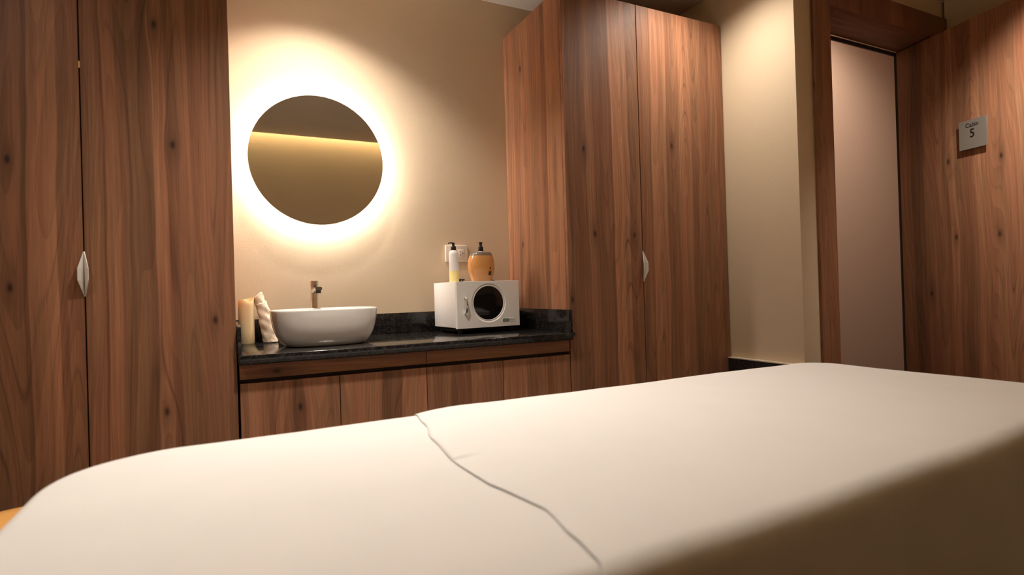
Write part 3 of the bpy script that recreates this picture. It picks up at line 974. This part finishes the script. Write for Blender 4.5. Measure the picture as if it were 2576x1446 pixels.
def bed_shell(grow, zt, hem, folds=1.0, seed=0.0, n=420, soft=0.030):
    O = outline(n, BX0 - grow, BX1 + grow, BY0 - grow, BY1 + grow, (0.10, 0.12, 0.215, 0.18))
    C = Vector(((BX0 + BX1) / 2, (BY0 + BY1) / 2))
    def med(p):
        return Vector((max(BX0 + .45, min(BX1 - .42, p.x)), C.y))
    loops = []
    # normals
    nr = []
    for i in range(n):
        t = (O[(i + 1) % n] - O[i - 1]).normalized()
        nr.append(Vector((t.y, -t.x)))
    def lump(p):
        v = 0.0022 * noise.noise(Vector((p.x * 3.1 + seed, p.y * 4.0, 1.3))) + 0.0009 * noise.noise(Vector((p.x * 9 + seed, p.y * 6.0, 7.3)))
        return v
    steps = [0.97, 0.94, 0.9, 0.82, 0.74, 0.66, 0.58, 0.5, 0.42, 0.35, 0.28, 0.22, 0.17]
    for s in steps:
        Lp = []
        for i in range(n):
            inner = O[i] - nr[i] * soft
            p = inner.lerp(med(O[i]), s)
            Lp.append((p.x, p.y, zt + lump(p) * min(1.0, (0.97 - s) * 5)))
        loops.append(Lp)
    for s in (0.11, 0.06, 0.025):
        Lp = []
        for i in range(n):
            inner = O[i] - nr[i] * soft
            p = inner.lerp(med(O[i]), s)
            Lp.append((p.x, p.y, zt + lump(p) - 0.0035 * (1 - s / .17) ** 2))
        loops.append(Lp)
    for k in range(0, 9):
        t = math.pi / 2 * k / 8
        Lp = []
        for i in range(n):
            p = O[i] - nr[i] * soft * (1 - math.sin(t))
            Lp.append((p.x, p.y, zt - 0.0035 + lump(p) * math.cos(t) - soft * (1 - math.cos(t))))
        loops.append(Lp)
    top = zt - 0.0035 - soft
    K = 22
    for k in range(1, K + 1):
        f = k / K
        Lp = []
        for i in range(n):
            p = O[i]
            a_ = i / n * 2 * math.pi
            w_ = math.sin(a_ * 37 + 2.0 * math.sin(a_ * 5 + seed)) * 0.6 + noise.noise(Vector((p.x * 5, p.y * 5, seed + 2))) * 1.0
            amp = folds * 0.016 * f ** 1.4
            q = p + nr[i] * (amp * w_ + 0.010 * f)
            z = top + (hem - top) * f + (0.006 * math.sin(a_ * 9)) * f
            Lp.append((q.x, q.y, z))
        loops.append(Lp)
    bm = bmesh.new()
    rings(bm, loops, cap0=True, cap1=False)
    return bm

mt = thing('massage_table', 'massage table under the white sheets in the foreground', 'massage table', (0.81, 0.925, 0))
bmw = bmesh.new()
O = outline(120, BX0 + .02, BX1 - .02, BY0 + .02, BY1 - .02, (0.08, 0.10, 0.19, 0.14))
rings(bmw, [[(p.x, p.y, z) for p in O] for z in (0.665, 0.755)])
obj('mattress', bmw, M['cream_plastic'], mt)
WT = wood('table_wood', 'y', 'x', seed=41, u0=.5, u1=1.4)
box('frame', BX0 + .08, BX1 - .08, BY0 + .07, BY1 - .07, 0.60, 0.665, WT, mt, 0.003)
for lx in (BX0 + .14, BX1 - .14):
    for ly in (BY0 + .11, BY1 - .11):
        box('leg', lx - .03, lx + .03, ly - .03, ly + .03, 0, 0.60, WT, mt, 0.003)

bmw = bed_shell(0.0, BZ - 0.012, 0.30, 1.0, 0.0)
sh = obj('fitted_sheet', bmw, M['sheet'], None, 60)
tag(sh, 'smooth white under sheet showing at the left end of the massage table', 'sheet')

# cover sheet over the right part, its edge crosses the bed near x = 0.35
bmw = bed_shell(0.005, BZ - 0.001, 0.27, 1.0, 0.0, soft=0.034)
bmesh.ops.bisect_plane(bmw, geom=bmw.verts[:] + bmw.edges[:] + bmw.faces[:], plane_co=(0.35, 0, 0), plane_no=(1, 0, 0), clear_inner=True)
def seam(y):
    pts = [(0.40, 0.325), (0.47, 0.335), (0.516, 0.351), (0.568, 0.356), (0.661, 0.370), (0.72, 0.359), (0.796, 0.345), (0.915, 0.341), (1.08, 0.356), (1.22, 0.384), (1.36, 0.402), (1.5, 0.405)]
    if y <= pts[0][0]:
        return pts[0][1]
    for (a0, b0), (a1, b1) in zip(pts, pts[1:]):
        if y <= a1:
            f = (y - a0) / (a1 - a0)
            f = f * f * (3 - 2 * f)
            return b0 + (b1 - b0) * f
    return pts[-1][1]
for v_ in bmw.verts:
    d_ = v_.co.x - 0.35
    if d_ < 0.30:
        k_ = (1 - d_ / 0.30) ** 2
        v_.co.x += (seam(v_.co.y) - 0.35) * k_ * (1 if d_ > -1 else 0)
    if d_ < 0.16 and v_.co.z > 0.72:
        v_.co.z -= 0.0092 * max(0, 1 - d_ / 0.16) ** 2 * (0.93 + 0.14 * noise.noise(Vector((v_.co.y * 8, 0, 0))))
cv = obj('cover_sheet', bmw, M['sheet'], None, 60)
md = cv.modifiers.new('thick', 'SOLIDIFY')
md.thickness = 0.0008
md.offset = 1
tag(cv, 'white cover sheet over the right part of the massage table, its edge crossing the bed', 'sheet')

# ------------------------------------------------------------------ stool beyond the bed's left end
st = thing('rolling_stool', 'orange padded stool just past the left end of the massage table', 'stool', (-0.47, 1.80, 0))
sx_, sy_, sz_ = -0.47, 1.80, 0.525
bmw = bmesh.new()
lathe(bmw, sx_, sy_, [(0.10, sz_ - .062), (0.155, sz_ - .060), (0.170, sz_ - .050), (0.175, sz_ - .030), (0.172, sz_ - .012), (0.160, sz_ - .003), (0.13, sz_), (0.06, sz_ + .002), (0.01, sz_ + .002)], 64)
obj('seat', bmw, M['orange_pad'], st, 60)
bmw = bmesh.new()
lathe(bmw, sx_, sy_, [(0.028, 0.10), (0.028, 0.28), (0.018, 0.285), (0.018, sz_ - .062)], 32)
obj('gas_column', bmw, M['chrome'], st, 40)
for k in range(5):
    aa = math.radians(72 * k + 12)
    bmw = bmesh.new()
    ex, ey = sx_ + .20 * math.cos(aa), sy_ + .20 * math.sin(aa)
    tube(bmw, [(sx_ + .02 * math.cos(aa), sy_ + .02 * math.sin(aa), 0.115), (sx_ + .11 * math.cos(aa), sy_ + .11 * math.sin(aa), 0.100), (ex, ey, 0.072)], lambda t: 0.016 - .005 * t, 12)
    lg = obj('base_leg', bmw, M['chrome'], st, 40)
    bmw = bmesh.new()
    bmesh.ops.create_cone(bmw, cap_ends=True, segments=24, radius1=.027, radius2=.027, depth=.022, matrix=Matrix.Translation((ex, ey, 0.0272)) @ Matrix.Rotation(aa, 4, 'Z') @ Matrix.Rotation(math.pi / 2, 4, 'X'))
    add_box(bmw, ex - .006, ex + .006, ey - .006, ey + .006, 0.045, 0.075)
    obj('caster', bmw, M['rubber'], lg, 40)

# ------------------------------------------------------------------ recessed downlights (outside the picture, above)
def downlight(x, y, label, CEIL=CEIL):
    t = thing('recessed_downlight', label, 'ceiling light', (x, y, CEIL), group='recessed downlights in the ceiling')
    bm = bmesh.new()
    lathe(bm, x, y, [(0.036, CEIL - .0005), (0.047, CEIL - .0005), (0.046, CEIL - .005), (0.038, CEIL - .007), (0.036, CEIL - .0005)], 40, cap0=False, cap1=False)
    obj('trim_ring', bm, M['white_metal'], t, 40)
    bm = bmesh.new()
    lathe(bm, x, y, [(0.035, CEIL - .0004), (0.035, CEIL - .003), (0.030, CEIL - .004)], 40)
    obj('lens', bm, M['lens'], t, 40)
for (x, y, *_), lb in zip(DL, ('recessed ceiling downlight above the basin', 'recessed ceiling downlight in front of the right wardrobe', 'recessed ceiling downlight near the open door', 'recessed ceiling downlight over the far edge of the massage table',
                                 'recessed ceiling downlight in front of the left wardrobe', 'added fill downlight over the right half of the massage table')):
    downlight(x, y, lb)
downlight(4.2, 2.35, 'recessed ceiling downlight in the hallway beyond the doorway', 3.4)
